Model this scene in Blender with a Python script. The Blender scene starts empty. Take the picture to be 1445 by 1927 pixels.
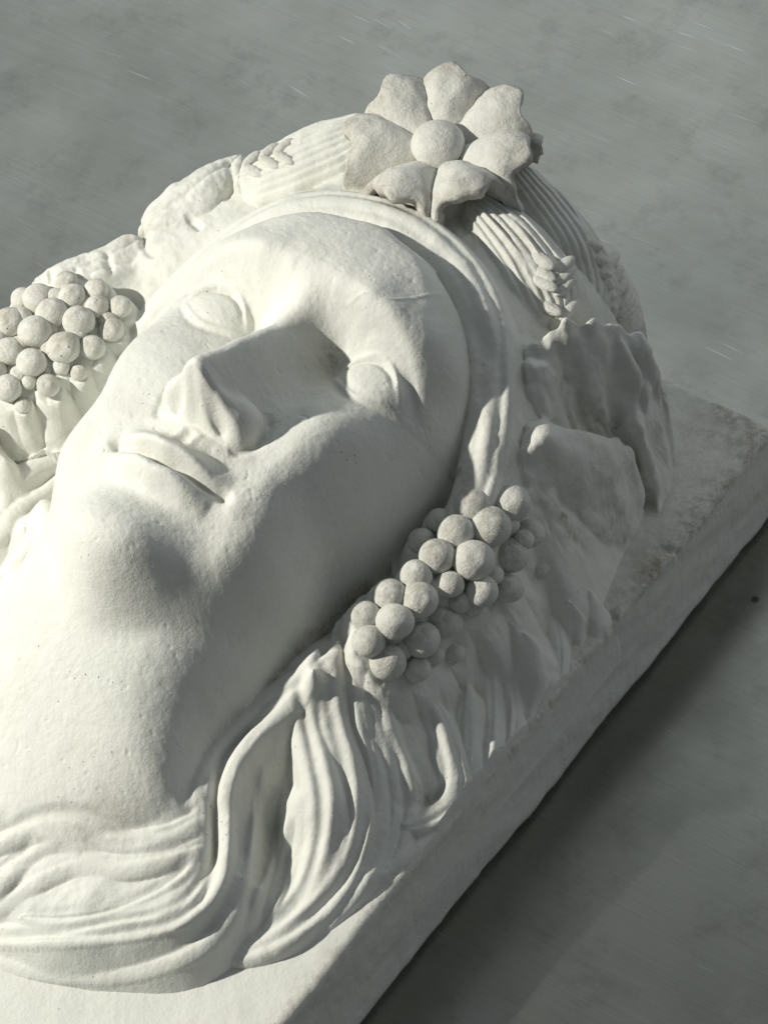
import bpy, math, random
import numpy as np
from mathutils import Matrix, Vector

random.seed(7)
RNG = np.random.RandomState(7)
MM = 0.001                       # the relief is laid out in millimetres
sc = bpy.context.scene
col = sc.collection

# ------------------------------------------------------------------ camera
SC = 5.5                         # photograph pixels (1445 x 1927) per millimetre
DIST = 1500.0
r_ = np.array([4.43, 3.23, -.70]); r_ /= np.linalg.norm(r_)
d_ = np.array([2.15, -3.68, -3.45]); d_ -= d_.dot(r_) * r_; d_ /= np.linalg.norm(d_)
f_ = np.cross(r_, d_)
FP = SC * DIST
CAM = -(f_ * DIST + r_ * (554 - 722.5) / SC + d_ * (682 - 963.5) / SC)
cam_d = bpy.data.cameras.new('camera')
cam = bpy.data.objects.new('camera', cam_d); col.objects.link(cam)
M = Matrix(((r_[0], -d_[0], -f_[0], CAM[0] * MM), (r_[1], -d_[1], -f_[1], CAM[1] * MM),
            (r_[2], -d_[2], -f_[2], CAM[2] * MM), (0, 0, 0, 1)))
cam.matrix_world = M
cam_d.sensor_fit = 'VERTICAL'; cam_d.sensor_height = 36; cam_d.lens = FP / 1927 * 36
cam_d.clip_start = .05; cam_d.clip_end = 50
sc.camera = cam

# ------------------------------------------------------------------ light
W = bpy.data.worlds.new('World'); sc.world = W; W.use_nodes = True
wb = W.node_tree.nodes['Background']
wb.inputs[0].default_value = (.86, .93, 1, 1); wb.inputs[1].default_value = .14

def area(name, direction, dist, size, power, colour, target=(0, -40, -20)):
    L = bpy.data.lights.new(name, 'AREA'); L.shape = 'DISK'; L.size = size; L.energy = power; L.color = colour
    o = bpy.data.objects.new(name, L); col.objects.link(o)
    dv = Vector(direction).normalized(); t = Vector(target) * MM
    o.location = t + dv * dist
    o.rotation_euler = dv.to_track_quat('Z', 'Y').to_euler()
    return o
area('low_sunlit_lamp', (-.80, -.60, .92), .95, .028, 12.4, (1, .965, .88), (-10, -90, -30))
area('soft_window_lamp', (-.453, .455, .55), 1.5, 1.3, 4, (.9, .97, 1), (60, 330, -130))
area('side_fill_lamp', (.50, .82, .40), 1.5, 1.2, 3.2, (.93, .97, 1), (40, 20, -60))  # added soft fill to lift the shaded leaf and slab side, no known source

sc.view_settings.view_transform = 'Standard'; sc.view_settings.look = 'None'
sc.view_settings.exposure = 0; sc.view_settings.gamma = 1

# ------------------------------------------------------------------ helpers
ZS, ZT = -85.0, -130.0           # top of the slab, top of the table
HW, YT, YB = 115.0, 116.0, -300.0

def P(u, v, z):                  # photograph pixel + height -> point in the relief
    d = f_ * FP + r_ * (u - 722.5) + d_ * (v - 963.5)
    t = (z - CAM[2]) / d[2]
    q = CAM + d * t
    return (q[0], q[1], z)

def proj(p):
    q = np.asarray(p, float) - CAM
    w = q @ f_
    return 722.5 + FP * (q @ r_) / w, 963.5 + FP * (q @ d_) / w

class RBF:
    def __init__(s, pts, smooth=0.0, mirror=False):
        pts = [tuple(p) for p in pts]
        if mirror: pts = pts + [(-p[0], p[1], p[2]) for p in pts if abs(p[0]) > .01]
        a = np.array(pts, float); s.c = a[:, :2] / 50.0; n = len(a)
        K = s.k(np.linalg.norm(s.c[:, None] - s.c[None], axis=2)) + np.eye(n) * smooth
        Pm = np.hstack([np.ones((n, 1)), s.c])
        A = np.zeros((n + 3, n + 3)); A[:n, :n] = K; A[:n, n:] = Pm; A[n:, :n] = Pm.T
        s.w = np.linalg.solve(A, np.concatenate([a[:, 2], np.zeros(3)]))
    def k(s, r):
        return np.where(r > 1e-9, r * r * np.log(np.maximum(r, 1e-9)), 0)
    def __call__(s, x, y):
        x = np.asarray(x, float); sh = x.shape
        q = np.stack([x.ravel(), np.asarray(y, float).ravel()], 1) / 50.0
        out = np.empty(len(q)); n = len(s.c)
        for i in range(0, len(q), 20000):
            b = q[i:i + 20000]
            r2 = ((b[:, None, 0] - s.c[None, :, 0]) ** 2 + (b[:, None, 1] - s.c[None, :, 1]) ** 2)
            out[i:i + 20000] = (.5 * r2 * np.log(np.maximum(r2, 1e-14))) @ s.w[:n] + s.w[n] + b @ s.w[n + 1:]
        return out.reshape(sh)

def spline(pts, n=10):
    p = np.array(pts, float)
    if len(p) < 3:
        t = np.linspace(0, 1, n + 1)[:, None]; return p[0] * (1 - t) + p[-1] * t
    e = np.vstack([2 * p[0] - p[1], p, 2 * p[-1] - p[-2]]); out = []
    for i in range(1, len(e) - 2):
        a, b, c, d = e[i - 1], e[i], e[i + 1], e[i + 2]
        for k in range(n):
            t = k / n
            out.append(.5 * ((2 * b) + (c - a) * t + (2 * a - 5 * b + 4 * c - d) * t * t + (3 * b - a - 3 * c + d) * t ** 3))
    out.append(e[-2]); return np.array(out)

# value noise in the plane
def vnoise(x, y, scale, seed):
    rs = np.random.RandomState(seed); T = rs.rand(256, 256)
    X = x / scale + 1000; Y = y / scale + 1000
    xi = np.floor(X).astype(int); yi = np.floor(Y).astype(int)
    fx = X - xi; fy = Y - yi; fx = fx * fx * (3 - 2 * fx); fy = fy * fy * (3 - 2 * fy)
    g = lambda i, j: T[i & 255, j & 255]
    return ((g(xi, yi) * (1 - fx) + g(xi + 1, yi) * fx) * (1 - fy) + (g(xi, yi + 1) * (1 - fx) + g(xi + 1, yi + 1) * fx) * fy) * 2 - 1
def fbm(x, y, scale, seed, o=4):
    s = 0; a = 1
    for k in range(o):
        s = s + a * vnoise(x, y, scale / 2 ** k, seed + k); a *= .55
    return s

# ------------------------------------------------------------------ the height grid
xs = np.linspace(-124.2, 124.2, 553)
ys = [-262.0]
while ys[-1] < 122:
    y = ys[-1]; ys.append(y + (.2 if -54 < y < -42 else .32 if (-75 < y < 15) else .45 if y > -200 else .6))
ys = np.array(ys)
X, Y = np.meshgrid(xs, ys)       # rows follow y
NEG = -400.0

def near(pts, pad):
    """sub-grid round a polyline and, for each of its cells, distance, parameter and side"""
    p = np.asarray(pts, float)[:, :2]
    i0, i1 = np.searchsorted(xs, [p[:, 0].min() - pad, p[:, 0].max() + pad])
    j0, j1 = np.searchsorted(ys, [p[:, 1].min() - pad, p[:, 1].max() + pad])
    sl = (slice(j0, j1), slice(i0, i1)); gx = X[sl]; gy = Y[sl]
    best = np.full(gx.shape, 1e9); T = np.zeros(gx.shape); S = np.zeros(gx.shape)
    for k in range(len(p) - 1):
        a = p[k]; b = p[k + 1]; ab = b - a; L = ab @ ab + 1e-12
        t = np.clip(((gx - a[0]) * ab[0] + (gy - a[1]) * ab[1]) / L, 0, 1)
        dx = gx - a[0] - t * ab[0]; dy = gy - a[1] - t * ab[1]; d = dx * dx + dy * dy
        m = d < best; best[m] = d[m]; T[m] = (k + t)[m]; S[m] = np.sign(ab[0] * dy - ab[1] * dx)[m]
    return sl, np.sqrt(best), T, S

def inpoly(px, py, poly):
    c = np.zeros(px.shape, bool); n = len(poly); j = n - 1
    for i in range(n):
        xi, yi = poly[i]; xj, yj = poly[j]
        cond = ((yi > py) != (yj > py)) & (px < (xj - xi) * (py - yi) / (yj - yi + 1e-12) + xi)
        c ^= cond; j = i
    return c

def along(arr, T):
    return np.interp(T, np.arange(len(arr)), arr)

def stroke(Z, pts, h, w, taper=True, side=0, power=2):
    """add a gaussian ridge (h > 0) or groove (h < 0) along a curve"""
    s = spline(pts, 8); sl, d, T, S = near(s, w * 3)
    t = T / (len(s) - 1)
    hh = h * (np.clip(np.minimum(t, 1 - t) * 6, 0, 1) ** .7 if taper else 1)
    ww = w * (1 + side * S) if side else w
    Z[sl] += hh * np.exp(-(d / ww) ** power)

def bump(Z, c, r, h, p=2):
    rx, ry = r if isinstance(r, tuple) else (r, r)
    i0, i1 = np.searchsorted(xs, [c[0] - 3 * rx, c[0] + 3 * rx]); j0, j1 = np.searchsorted(ys, [c[1] - 3 * ry, c[1] + 3 * ry])
    sl = (slice(j0, j1), slice(i0, i1))
    e = np.sqrt(((X[sl] - c[0]) / rx) ** 2 + ((Y[sl] - c[1]) / ry) ** 2)
    Z[sl] += h * np.exp(-e ** p)

def ss(a, b, v):
    t = np.clip((v - a) / (b - a), 0, 1); return t * t * (3 - 2 * t)
# ================================================================== the face and neck
crease = [P(*q) for q in [(735, 425, 10), (790, 480, 5), (835, 545, 2), (870, 610, 0), (887, 690, -7), (889, 770, -15), (872, 850, -24), (845, 925, -33),
                         (780, 1010, -40), (700, 1095, -46), (640, 1160, -51), (577, 1232, -49), (480, 1318, -48), (402, 1400, -51), (366, 1480, -55), (352, 1540, -58)]]
face_pts = []
def row(y, *xz):
    for x, z in xz: face_pts.append((x, y, z))
row(90, (0, 0), (30, -6))
row(70, (0, 8), (22, 6))
row(55, (0, 18), (15, 17), (30, 14))
row(42, (0, 25), (15, 24), (30, 20.5), (45, 13))
row(29, (0, 28.5), (14, 28), (29, 24.5), (42, 18), (56, 10))
row(18, (0, 27.5), (10, 27), (22, 26.5), (33, 23.5), (44, 17))
row(9, (0, 21), (9, 15), (17, 9.5), (27, 12.5), (36, 12), (46, 9))
row(1, (0, 17), (8, 12), (14, 6), (47, 6.5), (58, 3))
row(-10, (0, 17), (12, 8), (22, 8.5), (31, 9.5), (42, 8.5), (56, 4))
row(-22, (0, 18), (14, 11), (25, 13.5), (36, 14), (47, 11), (58, 5))
row(-36, (0, 18.5), (14, 13.5), (24, 14.5), (34, 15), (46, 13), (58, 8.5))
row(-49, (0, 19), (13, 15.5), (23, 13.5), (34, 12.5), (46, 10.5), (57, 6))
row(-57, (0, 19), (10, 17), (18, 14.5), (26, 13), (35, 11.5), (55, 5.5))
row(-67, (0, 20), (12, 17.5), (24, 11), (35, 8.5), (50, 4.5))
row(-80, (0, 13.5), (12, 12), (23, 7.5), (34, 4), (46, 0), (56, -5))
row(-90, (0, 18), (9, 16.5), (18, 11), (29, 1), (42, -5), (54, -11))
row(-98, (0, 21), (9, 19.4), (17, 12.5), (27, -1), (40, -10), (52, -16))
row(-106, (0, 19), (9, 17), (17, 9), (27, -6), (40, -17), (52, -23))
row(-114, (0, 12), (9, 10), (17, 1), (27, -13), (40, -25), (52, -31))
row(-124, (0, 0), (15, -8), (30, -24), (50, -40))
face_f = RBF(face_pts, .0004, True)
jaw_pts = face_pts
face_pts = []
row(-70, (0, -8), (30, -14), (60, -28))
row(-98, (0, -9), (20, -11), (40, -18), (60, -32))
row(-113, (0, -12), (15, -13), (30, -17), (46, -25), (60, -36))
row(-124, (0, -19), (18, -20.5), (34, -25), (48, -31), (60, -40))
row(-138, (0, -29), (18, -30), (34, -33), (50, -39), (61, -46))
row(-150, (0, -38), (20, -39), (36, -41.5), (50, -45.5), (62, -52))
row(-162, (0, -47), (20, -49), (36, -52), (50, -57))
row(-174, (0, -57), (20, -59), (38, -61))
row(-190, (0, -76), (25, -78))
row(-210, (0, -98), (25, -99))
neck_f = RBF(face_pts, .0004, True)
ax = np.abs(X)
yj = -114.5 + 35 * (np.sqrt(ax ** 2 + 16) / 47.0) ** 1.55
wj = 9.5 + 6 * ss(15, 55, ax)
jt = ss(0, 1, (Y - yj) / wj + .5)
Fk = neck_f(X, Y); Fj = face_f(X, Y)
F = np.where(Y < -125, Fk, Fk + (np.maximum(Fj, Fk) - Fk) * jt)
ax = np.abs(X)
oc = spline(crease, 6)
def signed(poly):
    closed = np.array(poly + [poly[0]]); sl, d, T, S = near(closed, 300)
    return np.where(inpoly(X, Y, poly), -d, d)
top = [(-26, 53.0), (0, 57.5), (26, 53.0)]
right_edge = [(p[0], p[1]) for p in oc]
outline_f = top[1:] + [p for p in right_edge if p[1] < 52] + [(34, -200), (30, -245), (0, -250)]
outline_f = outline_f + [(-x * (1 + .07 * float(ss(10, -30, y))), y) for x, y in outline_f[::-1]][1:-1]
SD = signed(outline_f)
# crease height and roll-over radius along the outline, mirrored
sl, d_c, T_c, _ = near(np.vstack([[[0, 57.5, 10]], oc, [[30, -245, -100]]]), 300)
zc = along(np.concatenate([[10], oc[:, 2], [-100]]), T_c)
rr_ = along(np.interp(np.linspace(0, 1, len(oc) + 2), [0, .12, .25, .45, .7, 1], [7, 9, 14, 15, 11, 14]), T_c)
half = len(xs) // 2
zc[:, :half] = zc[:, :half:-1]; rr_[:, :half] = rr_[:, :half:-1]
rr_ = rr_ * (1 + (X > 0) * ss(25, 5, Y) * (.85 + .35 * ss(-80, -115, Y)))
for _ in range(25):
    for A_ in (zc, rr_):
        A_[1:-1, 1:-1] = (A_[1:-1, 1:-1] * 2 + A_[:-2, 1:-1] + A_[2:, 1:-1] + A_[1:-1, :-2] + A_[1:-1, 2:]) / 6
tt = np.clip(-SD / rr_, 0, 1)
EDGE = (1 - (1 - tt) ** 2.4) ** .62
F = zc + (F - zc) * EDGE
SM = F.copy()
for _ in range(80):
    SM[1:-1, 1:-1] = (SM[1:-1, 1:-1] + SM[:-2, 1:-1] + SM[2:, 1:-1] + SM[1:-1, :-2] + SM[1:-1, 2:]) * .2
wS = np.maximum(ss(27, 38, ax), ss(-82, -90, Y)) * ss(-.5, -6, SD) * ss(22, 8, Y)
F = F * (1 - wS) + SM * wS
def ss(a, b, v):
    t = np.clip((v - a) / (b - a), 0, 1); return t * t * (3 - 2 * t)

# nose: ridge line, tip, wings, columella, nostrils
def smax(a, b, k):
    return np.maximum(a, b) + np.clip(k - np.abs(a - b), 0, None) ** 2 / (4 * k)
B0 = F.copy()
ky = np.array([-60, -46, -43.5, -38, -30, -20, -10, 0, 8, 16, 24])
kz = np.array([22, 24, 24.5, 23.2, 19.5, 14.6, 9.8, 5.2, 1.8, .6, 0])
kw = np.array([9.6, 9.6, 9.6, 9.2, 8.6, 8.4, 8.2, 8.4, 10, 12, 12])
R = np.interp(Y, ky, kz); Wn = np.interp(Y, ky, kw)
R = blur_y(R) if False else R
q = ax / Wn
N_ = B0 + R * (.78 / (1 + (q / .78) ** 3.2) + .22 * np.exp(-(q / 1.05) ** 2)) * (1 - ss(1.5, 2.6, q))
N_ += 2.2 * np.exp(-((X / 6.0) ** 2 + ((Y + 43.0) / 5.0) ** 2))
for sgn in (-1, 1):
    e = np.sqrt(((X - sgn * 11.6) / 7.6) ** 2 + ((Y + 42.5) / 9.0) ** 2)
    wz = B0 + 12.8 * np.clip(1 - e ** 2.2, 0, 1) ** .6
    N_ = np.where(e < 1, smax(N_, wz, 7) , N_)
under = ss(-51.6, -45.6, Y + ax * .05 - .4 * np.exp(-(X / 3.0) ** 2))
for sgn in (-1, 1): N_ += 5.0 * np.exp(-(((X - sgn * 8.0) / 3.4) ** 2 + ((Y + 44.6) / 3.6) ** 2))
F = B0 + (N_ - B0) * under
for sgn in (-1, 1):
    stroke(F, [(sgn * 15.0, -31.5), (sgn * 19.0, -36.5), (sgn * 20.2, -42.5), (sgn * 18.0, -49.2), (sgn * 14, -52)], -1.7, 1.8)
    e = np.sqrt(((X - sgn * (7.8 + (Y + 48) * -.5)) / 3.6) ** 2 + ((Y + 48.3) / 1.5) ** 2)
    F -= 5.6 * np.exp(-e ** 2.4)
# eyes: ball, lid edges, folds
for sgn in (-1, 1):
    cx, cy, rr = sgn * 32.8, 1.0, 23.0
    ball = 10.7 + np.sqrt(np.clip(rr ** 2 - (X - cx) ** 2 - (Y - cy) ** 2, 0, None)) - rr
    inside = np.sqrt(((X - cx) / 13.6) ** 2 + ((Y - cy - .6) / 9.2) ** 2)
    m = (1 - ss(.55, 1.2, inside))
    F = F * (1 - m) + ball * m
    up = [(sgn * 18.5, -1), (sgn * 21.5, 3.0), (sgn * 26, 7.2), (sgn * 32, 9.3), (sgn * 38.5, 7.6), (sgn * 43, 3.6), (sgn * 46.2, -.8)]
    lo = [(sgn * 18.5, -1), (sgn * 22, -3.6), (sgn * 28, -6.4), (sgn * 34, -7.0), (sgn * 40, -5.0), (sgn * 46.4, -1)]
    stroke(F, up, 1.15, 1.15); stroke(F, [(x - sgn * .3, y - 2.0) for x, y in up[1:-1]], -.8, 1.1)
    stroke(F, lo, .85, 1.1); stroke(F, [(x, y - 2.4) for x, y in lo[1:]], -.6, 1.8)
    stroke(F, [(sgn * 20, 8), (sgn * 26, 12.2), (sgn * 33, 13.4), (sgn * 41, 11), (sgn * 47.5, 5), (sgn * 50, -1)], -1.5, 2.2)
    bump(F, (sgn * 15.6, 0.6), (4.2, 5.0), -2.0)
    stroke(F, [(sgn * 8, 16), (sgn * 19, 17.2), (sgn * 31, 17.0), (sgn * 42, 13.6), (sgn * 51, 6.5), (sgn * 55, -1)], 2.2, 5.2)
# mouth
my = -66.2 - 2.4 * np.clip(1 - (X / 22) ** 2, 0, 1) + .7 * np.exp(-(np.abs(ax - 7) / 5) ** 2)
tu = np.clip(1 - (X / 23.5) ** 2, 0, 1)
up_y = my + 2.3
F += 6.0 * tu ** 1.0 * np.exp(-(np.abs(Y - up_y) / np.where(Y > up_y, 4.6, 2.2)) ** np.where(Y > up_y, 2.0, 2.6))
F -= .5 * np.clip(1 - (X / 24) ** 2, 0, 1) * np.exp(-((Y - my - 10.0) / 2.6) ** 2)
lo_y = my - 6.4
F += 7.2 * np.clip(1 - (X / 21) ** 2, 0, 1) ** .9 * np.exp(-((Y - lo_y) / np.where(Y > lo_y, 4.2, 3.6)) ** 2)
F += -3.4 * np.clip(1 - (X / 23.5) ** 4, 0, 1) * np.exp(-(np.abs(Y - my + .8) / 1.7) ** 2)
for sgn in (-1, 1):
    bump(F, (sgn * 22.4, -66.8), (2.6, 2.0), -2.6)
    bump(F, (sgn * 27.5, -67), (4.2, 6), 1.6)
    stroke(F, [(sgn * 2.8, -52.5), (sgn * 3.4, -60.5)], .5, 1.5)
stroke(F, [(0, -52.5), (0, -60.5)], -.9, 2.2)
F = F - 2.6 * np.clip(SD + .5, 0, None) ** 1.15
F += .22 * fbm(X, Y, 16, 3, 3) + .06 * fbm(X, Y, 2.2, 9, 2)
rs_ = np.random.RandomState(3)
for _ in range(70):
    x, y = rs_.uniform(-55, 60), rs_.uniform(-160, 50); a = rs_.uniform(0, 6.28); L_ = rs_.uniform(1.5, 6)
    stroke(F, [(x, y), (x + L_ * .5 * math.cos(a) + .3, y + L_ * .5 * math.sin(a)), (x + L_ * math.cos(a + .2), y + L_ * math.sin(a + .2))], rs_.choice([-.22, .16]), .45)
for _ in range(160):
    bump(F, (rs_.uniform(-58, 62), rs_.uniform(-165, 55)), rs_.uniform(.4, .75), rs_.choice([-.35, .22]))
# hairline crack across the forehead
crack = [P(u, v, z) for u, v, z in [(618, 548, 27), (650, 560, 27), (690, 563, 26), (735, 572, 25), (770, 560, 24), (815, 557, 18), (850, 548, 12)]]
stroke(F, crack, .32, .5, power=4)

# ================================================================== hair mass under everything
nrm_c = []
for i in range(3, 11):
    a = np.array(crease[i + 1][:2]) - np.array(crease[i - 1][:2]); n_ = np.array([-a[1], a[0]]) / np.linalg.norm(a)
    n_ = n_ if n_[0] > 0 else -n_
    nrm_c.append((crease[i][0] + 2.5 * n_[0], crease[i][1] + 2.5 * n_[1], crease[i][2] - 3))
hp = [(0, 58, 6), (0, 72, 3), (0, 88, 1), (0, 102, -8), (0, 110, -22), (25, 58, 4), (25, 85, 0), (25, 102, -10), (28, 110, -28),
      (44, 48, 0), (46, 72, -5), (46, 92, -12), (46, 104, -30), (50, 110, -62), (60, 60, -12), (60, 80, -18),
      (68, 92, -40), (72, 104, -80)]
near_only = [(72, 40, -22), (82, 58, -44), (88, 78, -76), (78, 2, -28), (88, 16, -42), (98, 38, -78), (103, 60, -100),
      (74, -15, -32), (88, -8, -44), (100, 6, -66), (108, 18, -88), (72, -35, -38), (86, -28, -46), (99, -22, -64), (108, -10, -84),
      (66, -58, -38), (78, -52, -44)]
far_only = [(-74, 40, -16), (-86, 60, -20), (-95, 76, -40), (-78, 0, -30), (-90, 20, -22), (-100, 30, -26), (-110, 40, -46), (-92, 46, -20), (-103, 56, -42), (-80, -18, -37), (-92, -12, -26),
            (-106, -14, -22), (-113, -10, -34), (-102, 8, -22), (-112, 10, -34), (-74, -40, -50), (-88, -38, -36), (-104, -36, -24), (-113, -36, -34), (-74, -64, -58), (-88, -62, -42), (-104, -64, -29), (-114, -64, -40), (-70, -88, -66), (-88, -85, -48), (-104, -85, -36), (-120, 60, -110), (-121, 20, -85), (-121, -20, -62), (-106, 84, -110), (-121, -60, -80), (-90, 100, -110), (-60, 108, -70)]
hp = hp + [(-x, y, z) for x, y, z in hp if x] + nrm_c + [(-x * 1.04, y, z - 12) for x, y, z in nrm_c] + near_only + far_only
low = []
for u, v, z in [(600, 1234, -42), (540, 1276, -46), (500, 1318, -48), (445, 1380, -51), (660, 1235, -43), (572, 1255, -42), (484, 1318, -48), (400, 1410, -51), (372, 1490, -54), (385, 1600, -62), (372, 1670, -66),
                (300, 1735, -68), (160, 1770, -73), (60, 1775, -76), (270, 1850, -88), (420, 1830, -88), (560, 1790, -88), (150, 1838, -88), (0, 1795, -88),
                (640, 1740, -88), (560, 1500, -62), (650, 1500, -64), (600, 1600, -72), (470, 1640, -75), (450, 1740, -79), (540, 1740, -80), (528, 1480, -70), (520, 1560, -76), (500, 1640, -79),
                (740, 1310, -57), (700, 1420, -63), (780, 1450, -73), (720, 1580, -79), (850, 1300, -69), (850, 1450, -79), (950, 1250, -77),
                (1000, 1150, -74), (1050, 1250, -82), (1130, 1180, -86), (800, 1540, -84), (950, 1400, -83), (680, 1680, -84), (200, 1560, -57), (60, 1560, -60), (100, 1640, -66), (0, 1700, -71), (260, 1640, -63)]:
    low.append(P(u, v, z))
hp += low + [(-x, y, z) for x, y, z in low if x > 25]
hair_f = RBF(hp, .0006)
HB = hair_f(X, Y)
# at the long edge of the slab the hair rolls over its side; it ends above the bottom end
edge = np.clip((ax - np.where(X > 0, 109, 113)) / 5.5, 0, 3); HB = np.minimum(HB, HB - 22 * edge ** 2)
back = np.clip((Y - 110) / 4, 0, 6)
HB = HB - 10 * back ** 2

labels = ['face', 'hair']
RUF = np.zeros_like(X)
Z = np.maximum(F, NEG).copy(); LAB = np.zeros(Z.shape, int)
Zh = HB + .5 * fbm(X, Y, 9, 21, 3)

def put(sl, z, lab, k=1.0, dst=None):
    """union of a lump with what is there; the higher one owns the cell"""
    a = Z[sl]; m = z > a
    LAB[sl][m] = lab
    bl = np.clip(k - np.abs(a - z), 0, None) ** 2 / (4 * k)
    Z[sl] = np.where(z > NEG + 50, np.maximum(a, z) + bl, a)

full = (slice(None), slice(None))
# the face stands clear of the hair: push it down outside its outline so the hair takes over
put(full, Zh, 1, 1.4)

def newlab(n):
    labels.append(n); return len(labels) - 1

def surf_at(x, y):
    i = int(np.clip(np.searchsorted(xs, x), 0, len(xs) - 1)); j = int(np.clip(np.searchsorted(ys, y), 0, len(ys) - 1))
    return max(Z[j, i], ZS)
def hit(u, v, up):               # where the ray through a pixel meets the relief raised by 'up'
    z = 60.0
    while z > ZT:
        x, y, _ = P(u, v, z)
        if surf_at(x, y) + up >= z: return (x, y, z)
        z -= .4
    return (x, y, z)
lump_on = False
def tube(pts, hw, hz, lab, k=.8, ends=1.0, power=2.0, groove=None, lean=0.0):
    """a lock or roll: crest line (x, y, z crest), half width, height of its section"""
    s = spline(pts, 20)
    n = len(s)
    t = np.linspace(0, 1, n)
    hwv = np.interp(t, np.linspace(0, 1, len(np.atleast_1d(hw))), np.atleast_1d(hw))
    tap = np.clip(np.minimum(t, 1 - t) / .16, 0, 1) if ends else np.ones(n)
    tap = np.sqrt(1 - (1 - tap) ** 2) * .75 + .25 if ends else tap
    sl, d, T, S = near(s, hwv.max() + 3)
    w = along(hwv * tap, T); zc = along(s[:, 2], T)
    q = d / w
    sec = np.clip(1 - q ** power, 0, None) ** (1 / power)
    z = zc - hz * (1 - sec) + lean * S * d
    z = np.where(q < 1, z, zc - hz - (q - 1) * w * 2.2)
    z = np.where(q < 1.8, z, NEG)
    if groove:
        for gq, gd, gw in groove:
            z = z - gd * np.exp(-((d * S / w - gq) / gw) ** 2)
    z = z + .16 * fbm(X[sl], Y[sl], 8, 77, 4)
    if lump_on: z = z + .7 * fbm(X[sl], Y[sl], 9, 93, 4)
    put(sl, z, lab, k)

def onhair(pts, up):             # crest line given in pixels, laid on the hair mass
    out = []
    for q in pts:
        u, v = q[:2]; up_ = up if len(q) < 3 else q[2]
        z = -50.0
        for _ in range(30):
            x, y, _z = P(u, v, z); zz = float(hair_f(np.array([x]), np.array([y]))[0]) + up_
            z = z + .45 * (max(zz, ZS - 3) - z)
        out.append((x, y, z))
    return out

# smooth roll of hair round the forehead (mirrored)
roll = [(0, 63, 15), (22, 60, 13), (38, 53, 9.5), (50, 43.5, 3.5), (59, 31, -4), (66, 18, -12), (71, 4, -20), (73, -8, -27)]
lr = newlab('hair_roll')
rollfull = [(-x, y, z) for x, y, z in roll[::-1]] + roll[1:]
tube(rollfull, [8, 8.5, 9, 9, 9, 9, 9, 8.5, 8], 7, lr, 1.2, ends=0, power=2.2, groove=[(.5, 1.1, .18), (-.25, .6, .2)])

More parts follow.
